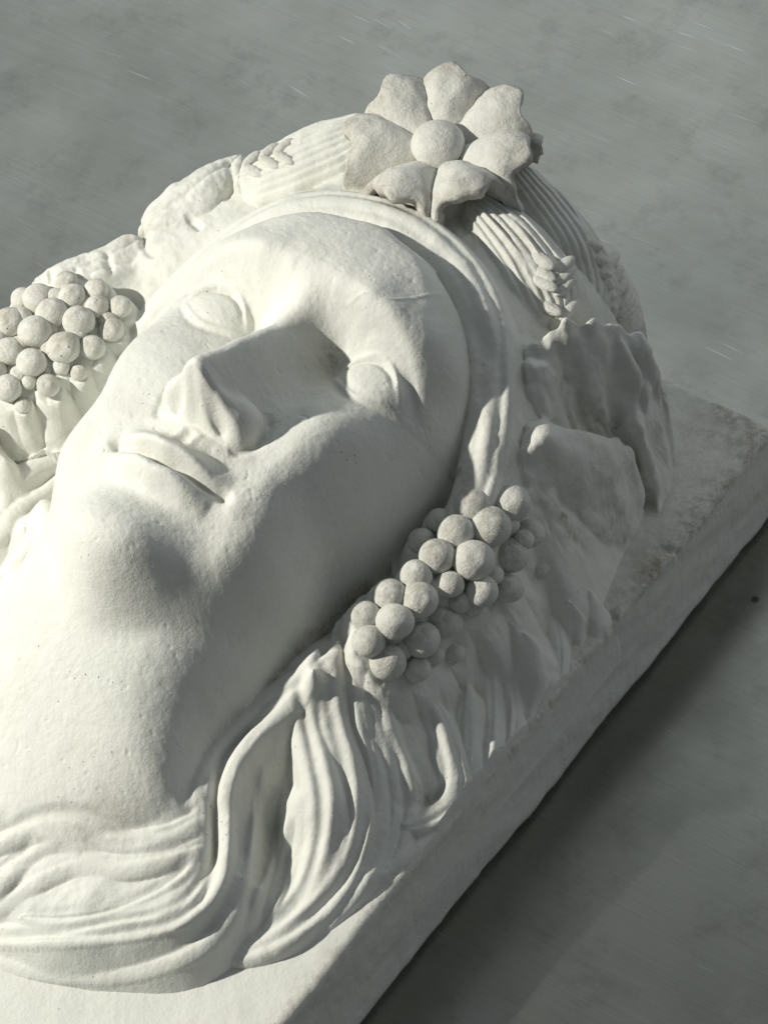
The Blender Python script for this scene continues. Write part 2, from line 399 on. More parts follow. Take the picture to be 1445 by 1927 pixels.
# locks falling beside the neck, traced on the photograph and laid on the hair mass
LOCKS = [
 ([(636, 1224), (580, 1262), (500, 1322), (438, 1380), (396, 1430), (380, 1485), (384, 1545), (388, 1600), (366, 1660), (312, 1700), (218, 1722), (97, 1738), (-60, 1750)], [4, 6, 7, 6.5, 6, 5.5, 5], 5, 7),
 ([(552, 1334), (498, 1372), (452, 1424), (428, 1489), (422, 1562), (414, 1640), (388, 1722), (329, 1768), (242, 1795), (145, 1802), (20, 1790), (-60, 1775)], [3, 5, 6.5, 6.5, 6, 5.5, 5], 4.5, 7),
 ([(540, 1368), (500, 1430), (480, 1510), (470, 1590), (455, 1680), (420, 1760), (350, 1810), (262, 1832)], [2.5, 5, 5.5, 5, 4, 4], 2.0, 5),
 ([(534, 1440), (524, 1520), (510, 1600), (486, 1680)], [1.5, 2.4, 2.2, 1.5], .8, 2),
 ([(560, 1465), (553, 1540), (538, 1620), (508, 1700), (470, 1760)], [1.5, 2.4, 2.2, 1.5], .6, 2),
 ([(596, 1220), (574, 1262), (572, 1310), (580, 1368), (598, 1440), (610, 1510), (606, 1586), (580, 1672), (516, 1740), (420, 1800)], [3.5, 4.5, 5, 5.5, 5.5, 6, 6], 5.5, 9),
 ([(634, 1206), (616, 1250), (618, 1300), (628, 1360), (648, 1441), (656, 1528), (634, 1620), (584, 1700), (504, 1768), (420, 1812)], [3.5, 4, 4.5, 5, 5, 4.5, 4], 4.5, 7),
 ([(668, 1204), (654, 1246), (655, 1300), (664, 1370), (688, 1450), (692, 1540), (668, 1630), (616, 1706), (530, 1778), (420, 1826)], [3, 4, 4.5, 4.5, 4.5, 4.5, 4], 2.6, 6),
 ([(690, 1270), (690, 1340), (712, 1420), (722, 1503), (706, 1581), (664, 1660), (586, 1742), (500, 1802)], [2.5, 3.6, 4, 4, 3.5, 3], 2.2, 5),
 ([(716, 1300), (728, 1384), (750, 1451), (752, 1513), (734, 1590), (690, 1660)], [2, 3.2, 3.6, 3.4, 3], 2.2, 4.5),
 ([(790, 1296), (816, 1340), (836, 1400), (850, 1461), (836, 1502), (790, 1530), (756, 1548)], [2.5, 4, 4.5, 4.2, 3.2], 4.4, 7),
 ([(878, 1280), (872, 1350), (872, 1420), (866, 1488), (832, 1540), (762, 1590), (690, 1650)], [3, 3.8, 4.2, 4, 3.4, 3], 2.6, 5),
 ([(910, 1240), (912, 1320), (908, 1400), (894, 1478), (850, 1550)], [3, 3.6, 3.6, 3], 1.6, 4.5),
 ([(942, 1230), (958, 1320), (952, 1400), (930, 1480)], [3, 4, 3.6, 3], 2.4, 5),
 ([(985, 1190), (994, 1260), (990, 1330), (966, 1420)], [3, 4, 4, 3], 1.6, 5),
 ([(1030, 1150), (1042, 1220), (1036, 1290), (1008, 1370)], [3, 3.6, 3.6, 3], 2.2, 5),
 ([(1070, 1130), (1074, 1190), (1078, 1250), (1050, 1320)], [3, 3.4, 3.4, 3], 2.4, 5),
 ([(1108, 1110), (1112, 1170), (1110, 1230), (1086, 1290)], [2.6, 3.2, 3.2, 3], 2.2, 5),
 # curls over the foot of the neck
 ([(425, 1480), (385, 1520), (310, 1552), (242, 1560), (150, 1545), (48, 1548), (-60, 1600)], [3, 5, 5, 5, 5], 3.0, 6),
 ([(425, 1545), (380, 1578), (300, 1600), (230, 1612), (140, 1608), (60, 1640), (-20, 1700)], [3, 4.5, 5, 5, 5], 3.6, 6),
 ([(150, 1560), (70, 1590), (0, 1640), (-60, 1690)], [3, 4, 4, 4], 3.4, 5),
 ([(415, 1570), (368, 1604), (320, 1650), (250, 1690), (150, 1715), (40, 1722)], [2, 3, 3, 2.5], 1.5, 4),
]
for li_, (pts, hw, up, hz) in enumerate(LOCKS):
    lab = newlab('hair_lock')
    tube(onhair(pts, up * (.8 if li_ < 9 or li_ > 17 else 1.2 if li_ < 14 else .7)), [w * 1.45 for w in hw], hz * .8, lab, .9, power=1.8, groove=[((.1 + .5 * RNG.rand()) * RNG.choice([-1, 1]), .25 + .35 * RNG.rand(), .12 + .12 * RNG.rand())])
RNG = np.random.RandomState(23)
for pts, hw, up, hz in LOCKS:
    for k in range(3 if len(pts) > 8 else 2):
        o_ = (RNG.rand() - .5) * 1.2 * np.mean(hw); n0 = 1
        base = onhair(pts[n0:], 0); b3 = []
        for q in range(len(base)):
            a = np.array(base[max(q - 1, 0)][:2]); c = np.array(base[min(q + 1, len(base) - 1)][:2]); t = c - a; n_ = np.array([-t[1], t[0]]) / (np.linalg.norm(t) + 1e-9)
            w_ = o_ * (.6 + .8 * RNG.rand()); b3.append((base[q][0] + n_[0] * w_, base[q][1] + n_[1] * w_, 0))
        stroke(Z, b3, -(.45 + .9 * RNG.rand()), 1.1 + 1.2 * RNG.rand())
# the other side of the neck: mirrored, plainer locks (only their far ends show)
for i in (5, 6, 8):
    pts, hw, up, hz = LOCKS[i]
    m = [(-x - 6, y - 10) for x, y, z in onhair(pts[:7], up)]
    m = [(x, y, float(hair_f(np.array([x]), np.array([y]))[0]) + 2.0) for x, y in m]
    tube(m, [w * 1.3 for w in hw], hz * .6, newlab('hair_lock'), .8, power=2.0)
for pts in ([(-90, 960), (-20, 915), (40, 880), (110, 850), (190, 800)], [(-90, 1060), (0, 985), (60, 930), (130, 880)], [(-60, 1130), (0, 1070), (60, 1000), (120, 940)]):
    tube(onhair(pts, 1.6), [3.5, 5, 4.5, 3], 5, newlab('hair_lock'), .8, power=2.0)

# ------------------------------------------------------------------ leaves: patches bounded by a traced outline
def patch(name, outline, inner, rim=3.0, veins=(), wob=.6, lump=.4, drop=26):
    out3 = [P(u, v, z + 5) for u, v, z in outline]; in3 = [P(u, v, z + 5) for u, v, z in inner]
    f = RBF(out3 + in3, .0006)
    s = spline(out3 + [out3[0]], 6)[:, :2]
    cx = s.mean(0)
    ph = np.linspace(0, 1, len(s))
    wobv = wob * (np.abs(np.sin(ph * math.pi * len(out3) * .9)) * 2 - 1)
    nrm = (s - cx) / np.linalg.norm(s - cx, axis=1)[:, None]
    s = s + nrm * wobv[:, None]
    sl, d, T, S = near(s, 4)
    x0, x1 = xs[sl[1].start], xs[min(sl[1].stop, len(xs) - 1)]
    gx, gy = X[sl], Y[sl]
    ins = inpoly(gx, gy, [tuple(p) for p in s])
    z = f(gx, gy)
    e = np.where(ins, d, -d)
    r = np.clip(1 - e / rim, 0, 1)
    z = z - rim * (1 - np.sqrt(np.clip(1 - r * r, 0, 1)))
    z = z + lump * fbm(gx, gy, 7, 31 + len(labels), 3)
    z = np.where(ins, z, np.where(e > -2.0, z + e * drop / 2, NEG))
    lab = newlab(name)
    RUF[sl] = np.maximum(RUF[sl], 1.2 * np.exp(-(np.clip(e, 0, 99) / 4.5) ** 2) * (e > -3))
    put(sl, z, lab, .35)
    for pts, h, w in veins:
        stroke(Z, [P(*q) for q in pts], h, w)
    return f

# wheat bundles beside the flower
def wheat_bed(pts, hw, hz, sign):
    lab = newlab('wheat_bundle')
    tube(pts, hw, hz, lab, 1.0, ends=1, power=2.4,
         groove=[(g, .9, .055) for g in (-.78, -.55, -.33, -.1, .13, .36, .6, .8)])
wheat_bed([P(880, 360, 8), P(945, 420, 6), P(1005, 500, 2), P(1045, 590, -8)], [8, 12, 14, 13], 9, 1)
wheat_bed([P(960, 300, 0), P(1020, 370, -5), P(1078, 455, -12), P(1110, 570, -24)], [7, 10, 11, 11], 12, 1)
wheat_bed([P(700, 225, 4), P(620, 255, 2), P(540, 290, -2), P(450, 330, -9)], [10, 14, 14, 12], 9, -1)
# leaves on the viewer's side: sloping sheets with a thick curled rim made of lobes
patch('leaf', [(985, 690, -16), (992, 645, -12), (1030, 615, -9), (1090, 596, -9), (1150, 594, -16), (1205, 612, -28), (1226, 660, -38), (1226, 720, -46),
               (1215, 800, -52), (1190, 800, -52), (1150, 775, -48), (1090, 770, -44), (1040, 760, -36), (995, 735, -24)],
      [(1010, 690, -14), (1060, 660, -16), (1130, 650, -22), (1180, 680, -36), (1100, 720, -31), (1060, 735, -33), (1150, 720, -40)], rim=3.4)
lf = len(labels) - 1
def lobes(pts, hw, hz, lab, dz=0):
    for q in pts:
        (u0, v0, z0), (u1, v1, z1) = q
        tube([P(u0, v0, z0 + 5 + dz), P((u0 + u1) / 2, (v0 + v1) / 2, (z0 + z1) / 2 + 5.8 + dz), P(u1, v1, z1 + 5 + dz)], [hw * .8, hw, hw * .7], hz, lab, 1.6, power=2.0)
lobes([((1000, 640, -10), (1045, 640, -12)), ((988, 680, -13), (1040, 690, -16)), ((992, 725, -18), (1050, 725, -26)), ((1060, 603, -9), (1085, 640, -14)), ((1110, 592, -10), (1130, 640, -20)), ((1165, 598, -18), (1172, 640, -28)), ((1210, 630, -30), (1200, 680, -38))], 4.2, 4, lf)
patch('leaf', [(985, 815, -27), (1000, 785, -25), (1040, 775, -29), (1110, 800, -40), (1180, 815, -50), (1200, 860, -58), (1188, 940, -72), (1160, 1030, -86), (1115, 1068, -88),
               (1080, 1050, -80), (1045, 1000, -64), (1010, 955, -50), (985, 915, -40), (974, 860, -31)],
      [(1010, 830, -25), (1080, 850, -37), (1140, 870, -49), (1060, 930, -49), (1120, 970, -65), (1010, 890, -35)], rim=3.0, wob=.5,
      veins=[([(1000, 850, -25), (1060, 870, -35), (1120, 930, -55)], .5, 1.2)])
lf = len(labels) - 1
lobes([((990, 800, -24), (1035, 812, -30)), ((980, 845, -28), (1030, 850, -34)), ((982, 885, -33), (1035, 890, -40)), ((992, 925, -41), (1045, 925, -46)), ((1018, 965, -51), (1065, 960, -54)), ((1045, 1005, -63), (1090, 990, -64)), ((1075, 1050, -77), (1095, 1010, -70))], 3.4, 4, lf)
patch('leaf', [(1205, 690, -44), (1232, 690, -50), (1244, 760, -62), (1248, 830, -70), (1246, 900, -80), (1238, 975, -90), (1222, 975, -90), (1212, 900, -80), (1208, 820, -66)],
      [(1225, 780, -60), (1230, 880, -74)], rim=1.8, wob=.5)
def S(pts):
    return [hit(u, v, 0) for u, v in pts]
def carve(pts, h, w, **k):
    stroke(Z, S(pts), h, w, **k)
rs_ = np.random.RandomState(5)
for u, v in [(990, 655), (1000, 700), (1012, 735), (1030, 625), (1062, 610), (1110, 603), (1150, 602), (1190, 615), (985, 810), (992, 840), (985, 870), (996, 895), (1000, 925), (1022, 940), (1028, 970), (1050, 985), (1058, 1015), (1080, 1030)]:
    x, y, z = hit(u, v, 0); bump(Z, (x, y), (1.6 + 1.6 * rs_.rand(), 1.6 + 1.6 * rs_.rand()), 1.0 + 1.2 * rs_.rand())
for pts, h, w in [([(1030, 778), (1062, 790), (1095, 797), (1125, 788)], -6.0, 2.6), ([(1000, 745), (1030, 770), (1060, 785)], -3.5, 2.2), ([(1138, 768), (1158, 762)], -6.0, 2.2),
                  ([(1040, 690), (1090, 712), (1150, 712), (1195, 690)], 1.6, 3.0), ([(1050, 668), (1110, 684), (1170, 668)], -1.0, 2.2), ([(1040, 735), (1100, 750), (1140, 745)], -1.6, 2.4),
                  ([(1150, 598), (1182, 650), (1200, 720), (1212, 800), (1216, 880)], -2.4, 1.0), ([(1168, 610), (1205, 690), (1222, 780)], 1.0, 1.4),
                  ([(1060, 850), (1110, 885), (1140, 950), (1150, 1020)], 1.1, 2.6), ([(1080, 830), (1140, 870), (1170, 950)], -1.0, 2.2), ([(1030, 900), (1080, 950), (1110, 1010)], -1.0, 2.0),
                  ([(1210, 850), (1200, 900), (1190, 960), (1212, 965)], -7.0, 2.4), ([(1232, 700), (1238, 800), (1236, 920)], -.9, .7)]:
    carve(pts, h * 1.25, w)
for a, b in [((972, 825), (1018, 828)), ((968, 865), (1015, 870)), ((975, 905), (1022, 905)), ((995, 947), (1038, 940)), ((1024, 988), (1062, 975)), ((1050, 1028), (1084, 1010)),
             ((976, 665), (1024, 670)), ((982, 707), (1030, 707)), ((1002, 626), (1034, 658)), ((1045, 603), (1062, 644)), ((1090, 596), (1100, 640)), ((1135, 593), (1140, 634)), ((1180, 603), (1180, 644)), ((1215, 640), (1190, 665)), ((1222, 700), (1196, 710)), ((1222, 760), (1200, 765))]:
    m_ = ((a[0] + b[0]) / 2, (a[1] + b[1]) / 2 + 3)
    carve([a, m_, b], -1.5, 1.6)
for u, v, rx, ry, h in [(1050, 782, 3.4, 2.4, -6), (1072, 792, 4.2, 3.0, -9), (1102, 800, 4.2, 3.0, -9), (1128, 792, 3.2, 2.4, -6), (1156, 764, 3.0, 2.2, -7), (1198, 900, 3.2, 5.0, -9), (1200, 940, 3.6, 5.0, -9)]:
    x, y, z = hit(u, v, 0); bump(Z, (x, y), (rx, ry), h, 3)
# leaves on the far side
lump_on = True
lf = newlab('leaf')
tube([P(452, 292, -16), P(400, 325, -13), P(335, 375, -14), P(268, 425, -20)], [6, 10, 12, 10], 11, lf, .8, power=2.6, groove=[(.0, .8, .1), (-.5, .5, .1)])
tube([P(420, 345, -14), P(395, 375, -17), P(350, 405, -20)], [4, 5, 4], 6, lf, .6)
tube([P(345, 405, -18), P(320, 430, -22), P(298, 452, -27)], [4, 5, 4], 6, lf, .6)
lf = newlab('leaf')
tube([P(262, 445, -20), P(190, 482, -18), P(120, 508, -17), P(62, 528, -20)], [8, 9, 9, 6], 9, lf, .8, power=2.6, groove=[(.1, .6, .1)])
tube([P(262, 478, -26), P(225, 505, -27), P(180, 512, -25)], [4, 5, 4], 6, lf, .6)
tube([P(150, 515, -22), P(120, 528, -24), P(85, 535, -24)], [3.5, 4.5, 4], 6, lf, .6)

lump_on = False
# strands scratched into the wheat stems
for a in ([(900, 390, 8), (960, 450, 6), (1020, 530, 0)], [(930, 370, 6), (1000, 460, 3), (1040, 540, -2)], [(1010, 300, -3), (1080, 390, -8), (1140, 500, -15)], [(1030, 310, -4), (1100, 400, -10), (1160, 510, -20)]):
    stroke(Z, [P(*q) for q in a], .8, .8)

FC = np.array(P(826, 282, 13))
lab = newlab('flower_base')
sl = near([(FC[0] - 1, FC[1]), (FC[0] + 1, FC[1])], 34)[0]
dd = np.hypot(X[sl] - FC[0], Y[sl] - FC[1])
th = np.arctan2(Y[sl] - FC[1], X[sl] - FC[0])
rad = 25 + 1.5 * np.cos(7 * th)
put(sl, np.where(dd < rad + 6, FC[2] - 3.5 - 26 * ss(0, 1, (dd - rad + 7) / 12) + .4 * fbm(X[sl], Y[sl], 5, 88, 3), NEG), lab, 1.5)

def hitb(u, v, up):
    z = 60.0
    while z > ZT:
        x, y, _ = P(u, v, z)
        if max(float(hair_f(np.array([x]), np.array([y]))[0]), ZS) + up >= z: return (x, y, z)
        z -= .5
    return (x, y, z)
GL = [(660, 310, 46, -1), (860, 330, 46, -1), (620, 430, 42, -1), (790, 560, 44, -1), (530, 620, 46, -1), (400, 730, 42, -1), (270, 820, 40, -1), (540, 740, 44, -1), (380, 900, 42, -1), (700, 600, 40, -1), (925, 400, 46, -1), (520, 920, 48, -2), (700, 700, 48, -3), (695, 245, 80), (870, 235, 85), (545, 315, 58, -3), (620, 370, 80), (775, 340, 90, 1), (955, 370, 65, -1), (465, 405, 58, -4), (535, 475, 78), (700, 490, 90, 2), (870, 470, 78),
      (992, 520, 58, -5), (440, 562, 72, -1), (592, 600, 60), (735, 630, 72, 1), (865, 620, 62), (962, 650, 66, -5), (320, 652, 74, -1), (455, 672, 80, 1), (640, 682, 50), (212, 742, 64, -1), (345, 770, 82, 1),
      (580, 775, 68), (820, 775, 46, -3), (465, 852, 80, 1), (230, 858, 70), (612, 912, 46, -2), (310, 955, 78), (445, 985, 58)]
GR = [(290, 300, 48, -1), (430, 330, 44, -1), (255, 470, 46, -1), (120, 400, 50, -1), (110, 545, 46, -1), (400, 500, 48, -1), (260, 560, 44, -1), (560, 420, 46, -1), (100, 700, 44, -1), (-20, 520, 60), (320, 660, 44, -2), (150, 740, 40, -2), (345, 225, 60), (500, 265, 62), (200, 310, 80), (115, 310, 60), (375, 300, 70, 1), (505, 350, 60), (625, 350, 58), (50, 430, 80), (270, 385, 80, 1), (410, 425, 80, 1), (580, 470, 62, -1), (185, 480, 85, 1),
      (50, 580, 75), (330, 560, 85), (480, 560, 65), (165, 640, 75), (250, 760, 60, -2), (45, 770, 70, -1), (410, 690, 42, -2), (120, 862, 40, -5), (-30, 690, 65)]
def place(spec, scale, ou, ov, k, up=None):
    cs = []
    for a, b, r, *ex in spec:
        rr = r / scale / SC * k; u, v = ou + a / scale, ov + b / scale; e = ex[0] if ex else 0
        z = -28.0 if up else -19.0
        for _ in range(12):
            x, y, _z = P(u, v, z)
            if up: t_ = -28 - .5 * max(0, x - 74) - .10 * max(0, -y - 30)
            else: t_ = -17 - .45 * max(0, x + 86) - .3 * max(0, -x - 104) - .26 * max(0, -22 - y)
            if up: t_ = min(t_, max(float(hair_f(np.array([x]), np.array([y]))[0]), ZS) + 11)
            z = z + .6 * (t_ - z)
        z += e; x, y, _z = P(u, v, z)
        cs.append((x, y, z, rr))
    lab = newlab('grape_bed')
    bf = RBF([(x, y, z - rr * .42) for x, y, z, rr in cs], .02)
    mx = max(c[3] for c in cs)
    sl = near([c[:2] for c in cs], mx * 3)[0]
    dm = np.min([np.hypot(X[sl] - x, Y[sl] - y) / rr for x, y, z, rr in cs], axis=0)
    zb = bf(X[sl], Y[sl]) - 15 * ss(1.0, 2.3, dm) + .5 * fbm(X[sl], Y[sl], 4, 90, 3)
    put(sl, np.where(dm < 2.5, zb, NEG), lab, 2.5)
    return cs
NEAR_G = place(GL, 2.408, 600, 850, 1.08, 8)
FAR_G = place(GR, 2.752, 0, 450, 1.12)
for u, v, r_x, h_ in [(597, 1290, 3.2, 4.0), (592, 1272, 2.6, 2.2)]:
    x, y, z = hit(u, v, 0); bump(Z, (x, y), r_x, h_)
# the front lock is ribbed by long shallow grooves
for pts, h, w in [([(560, 1290), (490, 1350), (430, 1410), (404, 1480), (402, 1560), (404, 1640), (370, 1710)], -1.5, 1.4), ([(540, 1330), (486, 1400), (452, 1470), (440, 1560), (430, 1660), (395, 1740)], 1.4, 1.8),
                  ([(520, 1380), (480, 1460), (466, 1550), (452, 1650)], -1.6, 1.6), ([(500, 1440), (490, 1530), (474, 1620)], 1.2, 1.6), ([(540, 1440), (530, 1540), (508, 1640), (476, 1720)], 1.2, 1.3)]:
    carve(pts, h, w)
# far leaves: creases between their lobes; roll and wheat wear
for pts, h, w in [([(262, 432), (280, 470), (300, 478)], -2.0, 1.6), ([(350, 400), (372, 425), (380, 432)], -1.6, 1.4), ([(430, 300), (436, 340), (424, 380)], -1.8, 1.5), ([(200, 470), (212, 520)], -1.2, 1.4), ([(140, 500), (150, 530)], -1.0, 1.2), ([(95, 505), (100, 535)], -1.0, 1.2),
                  ([(760, 450), (830, 560), (880, 640), (905, 740), (900, 840)], .0, 2.0), ([(800, 480), (870, 580), (930, 690)], -.8, 2.6), ([(900, 560), (930, 620), (960, 720), (960, 800)], .9, 3.0), ([(890, 740), (915, 800), (905, 870)], 1.0, 3.0), ([(940, 820), (950, 870), (925, 900)], -1.0, 2.0)]:
    carve(pts, h, w)
# drop what lies under the slab's top, keep a skirt
Z += .05 * fbm(X, Y, 1.6, 5, 2)
# ------------------------------------------------------------------ materials
def nt(name):
    m = bpy.data.materials.new(name); m.use_nodes = True
    t = m.node_tree; t.nodes.clear(); return m, t
def plaster(name, base=(.76, .76, .70), dirt=(.27, .22, .15), seed=0.0, bumpy=1.0):
    m, t = nt(name); N = t.nodes; L = t.links
    out = N.new('ShaderNodeOutputMaterial'); b = N.new('ShaderNodeBsdfPrincipled'); L.new(b.outputs[0], out.inputs[0])
    tc = N.new('ShaderNodeTexCoord'); mp = N.new('ShaderNodeMapping'); mp.inputs['Location'].default_value = (seed, seed * .7, 0)
    L.new(tc.outputs['Object'], mp.inputs[0]); V = mp.outputs[0]
    def noise(sc_, det, rough=.6):
        n = N.new('ShaderNodeTexNoise'); n.inputs['Scale'].default_value = sc_; n.inputs['Detail'].default_value = det
        n.inputs['Roughness'].default_value = rough; L.new(V, n.inputs['Vector']); return n.outputs[0]
    def ramp(src, a, c, ca=(0, 0, 0, 1), cc=(1, 1, 1, 1)):
        r = N.new('ShaderNodeValToRGB'); r.color_ramp.elements[0].position = a; r.color_ramp.elements[1].position = c
        r.color_ramp.elements[0].color = ca; r.color_ramp.elements[1].color = cc; L.new(src, r.inputs[0]); return r.outputs[0]
    def math_(op, a, c):
        x = N.new('ShaderNodeMath'); x.operation = op
        for i, q in enumerate((a, c)):
            if isinstance(q, (int, float)): x.inputs[i].default_value = q
            else: L.new(q, x.inputs[i])
        return x.outputs[0]
    def mix(fac, a, c):
        x = N.new('ShaderNodeMix'); x.data_type = 'RGBA'
        for k, q in ((0, fac), (6, a), (7, c)):
            if isinstance(q, (int, float)): x.inputs[k].default_value = q
            elif isinstance(q, tuple): x.inputs[k].default_value = q
            else: L.new(q, x.inputs[k])
        return x.outputs[2]
    big = noise(14, 4); c1 = mix(ramp(big, .35, .68), (*base, 1), (base[0] * .90, base[1] * .92, base[2] * .93, 1))
    med = noise(90, 5, .7); c2 = mix(math_('MULTIPLY', ramp(med, .45, .75), .35), c1, (base[0] * .78, base[1] * .78, base[2] * .72, 1))
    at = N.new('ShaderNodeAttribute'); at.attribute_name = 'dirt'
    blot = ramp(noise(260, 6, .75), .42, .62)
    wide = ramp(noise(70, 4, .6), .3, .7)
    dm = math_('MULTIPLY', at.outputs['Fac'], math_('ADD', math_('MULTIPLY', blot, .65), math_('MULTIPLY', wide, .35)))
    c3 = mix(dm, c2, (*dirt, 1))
    # pin holes and specks
    vo = N.new('ShaderNodeTexVoronoi'); vo.inputs['Scale'].default_value = 330; L.new(V, vo.inputs['Vector'])
    spk = math_('MULTIPLY', ramp(vo.outputs['Distance'], .05, .10, (1, 1, 1, 1), (0, 0, 0, 1)), ramp(noise(48, 3), .55, .62))
    c4 = mix(math_('MULTIPLY', spk, .7), c3, (.12, .115, .09, 1))
    L.new(c4, b.inputs['Base Color']); b.inputs['Roughness'].default_value = .72
    b.inputs['Specular IOR Level'].default_value = .3
    fine = noise(900, 5, .7); mid = noise(210, 5, .65)
    h = math_('ADD', math_('MULTIPLY', fine, .00024), math_('MULTIPLY', mid, .0006))
    h = math_('SUBTRACT', h, math_('MULTIPLY', spk, .0006))
    bp = N.new('ShaderNodeBump'); bp.inputs['Strength'].default_value = .75 * bumpy; bp.inputs['Distance'].default_value = 1.0
    L.new(h, bp.inputs['Height']); L.new(bp.outputs[0], b.inputs['Normal'])
    return m
MP = plaster('plaster')
MG = plaster('worn_plaster', (.75, .745, .69), seed=3.1, bumpy=2.0)

def metal():
    m, t = nt('brushed_metal'); N = t.nodes; L = t.links
    out = N.new('ShaderNodeOutputMaterial'); b = N.new('ShaderNodeBsdfPrincipled'); L.new(b.outputs[0], out.inputs[0])
    tc = N.new('ShaderNodeTexCoord'); mp = N.new('ShaderNodeMapping'); L.new(tc.outputs['Object'], mp.inputs[0])
    mp.inputs['Rotation'].default_value = (0, 0, math.radians(10)); mp.inputs['Scale'].default_value = (30, 1400, 1)
    n = N.new('ShaderNodeTexNoise'); n.inputs['Scale'].default_value = 1; n.inputs['Detail'].default_value = 3; L.new(mp.outputs[0], n.inputs['Vector'])
    n2 = N.new('ShaderNodeTexNoise'); n2.inputs['Scale'].default_value = 9; n2.inputs['Detail'].default_value = 5; L.new(tc.outputs['Object'], n2.inputs['Vector'])
    cr = N.new('ShaderNodeValToRGB'); cr.color_ramp.elements[0].position = .3; cr.color_ramp.elements[1].position = .7
    cr.color_ramp.elements[0].color = (.265, .27, .24, 1); cr.color_ramp.elements[1].color = (.35, .35, .315, 1); L.new(n2.outputs[0], cr.inputs[0])
    def mul(src, fac, colr):
        x = N.new('ShaderNodeMix'); x.data_type = 'RGBA'
        L.new(src, x.inputs[6]); x.inputs[7].default_value = colr; L.new(fac, x.inputs[0]); return x.outputs[2]
    def rmp(src, a, c, lo=0, hi=1):
        r = N.new('ShaderNodeMapRange'); r.inputs[1].default_value = a; r.inputs[2].default_value = c; r.inputs[3].default_value = lo; r.inputs[4].default_value = hi
        L.new(src, r.inputs[0]); return r.outputs[0]
    def nz(scale, det, vec=None, rough=.6):
        q = N.new('ShaderNodeTexNoise'); q.inputs['Scale'].default_value = scale; q.inputs['Detail'].default_value = det; q.inputs['Roughness'].default_value = rough
        L.new(vec or tc.outputs['Object'], q.inputs['Vector']); return q.outputs[0]
    def mth(op, a, c):
        x = N.new('ShaderNodeMath'); x.operation = op
        for i_, q in enumerate((a, c)):
            if isinstance(q, (int, float)): x.inputs[i_].default_value = q
            else: L.new(q, x.inputs[i_])
        return x.outputs[0]
    base = cr.outputs[0]
    base = mul(base, rmp(n.outputs[0], .35, .75, .0, .20), (.14, .14, .13, 1))
    base = mul(base, rmp(nz(38, 6, rough=.75), .52, .75, 0, .45), (.13, .135, .12, 1))
    # fine scratches: thin lines of stretched cells in several directions
    for ang, sx_, sy_, thr, st in ((62, 16, 420, .012, .40), (-35, 12, 300, .010, .35), (100, 9, 240, .010, .30), (20, 14, 360, .012, .30)):
        m2 = N.new('ShaderNodeMapping'); m2.inputs['Rotation'].default_value = (0, 0, math.radians(ang)); m2.inputs['Scale'].default_value = (sx_, sy_, 1)
        wv = N.new('ShaderNodeVectorMath'); wv.operation = 'ADD'
        nn = N.new('ShaderNodeTexNoise'); nn.inputs['Scale'].default_value = 6; L.new(tc.outputs['Object'], nn.inputs['Vector'])
        ms = N.new('ShaderNodeVectorMath'); ms.operation = 'SCALE'; ms.inputs[3].default_value = .03; L.new(nn.outputs[1], ms.inputs[0])
        L.new(tc.outputs['Object'], wv.inputs[0]); L.new(ms.outputs[0], wv.inputs[1]); L.new(wv.outputs[0], m2.inputs[0])
        vo = N.new('ShaderNodeTexVoronoi'); vo.inputs['Scale'].default_value = 1; vo.inputs['Randomness'].default_value = 1; L.new(m2.outputs[0], vo.inputs['Vector'])
        line = rmp(vo.outputs['Distance'], .035, .09, 1, 0)
        base = mul(base, mth('MULTIPLY', mth('MULTIPLY', line, st * 1.6), rmp(nz(10 + ang * .05, 2), .5, .62)), (.62, .63, .60, 1))
    vs = N.new('ShaderNodeTexVoronoi'); vs.inputs['Scale'].default_value = 26; L.new(tc.outputs['Object'], vs.inputs['Vector'])
    spot = mth('MULTIPLY', rmp(vs.outputs['Distance'], .025, .055, 1, 0), rmp(nz(17, 2), .52, .6))
    base = mul(base, mth('MULTIPLY', spot, .8), (.05, .05, .045, 1))
    L.new(base, b.inputs['Base Color'])
    L.new(rmp(nz(30, 5), .3, .7, .27, .38), b.inputs['Roughness'])
    b.inputs['Metallic'].default_value = 1.0
    bp = N.new('ShaderNodeBump'); bp.inputs['Strength'].default_value = .04; bp.inputs['Distance'].default_value = .0004
    L.new(n.outputs[0], bp.inputs['Height']); L.new(bp.outputs[0], b.inputs['Normal'])
    return m
MM_ = metal()

# ------------------------------------------------------------------ objects
root = bpy.data.objects.new('plaster_relief', None); col.objects.link(root)
root.location = (0, 0, ZT * MM)
root['label'] = 'white plaster relief of a garlanded female head on a thick rectangular slab'
root['category'] = 'sculpture'

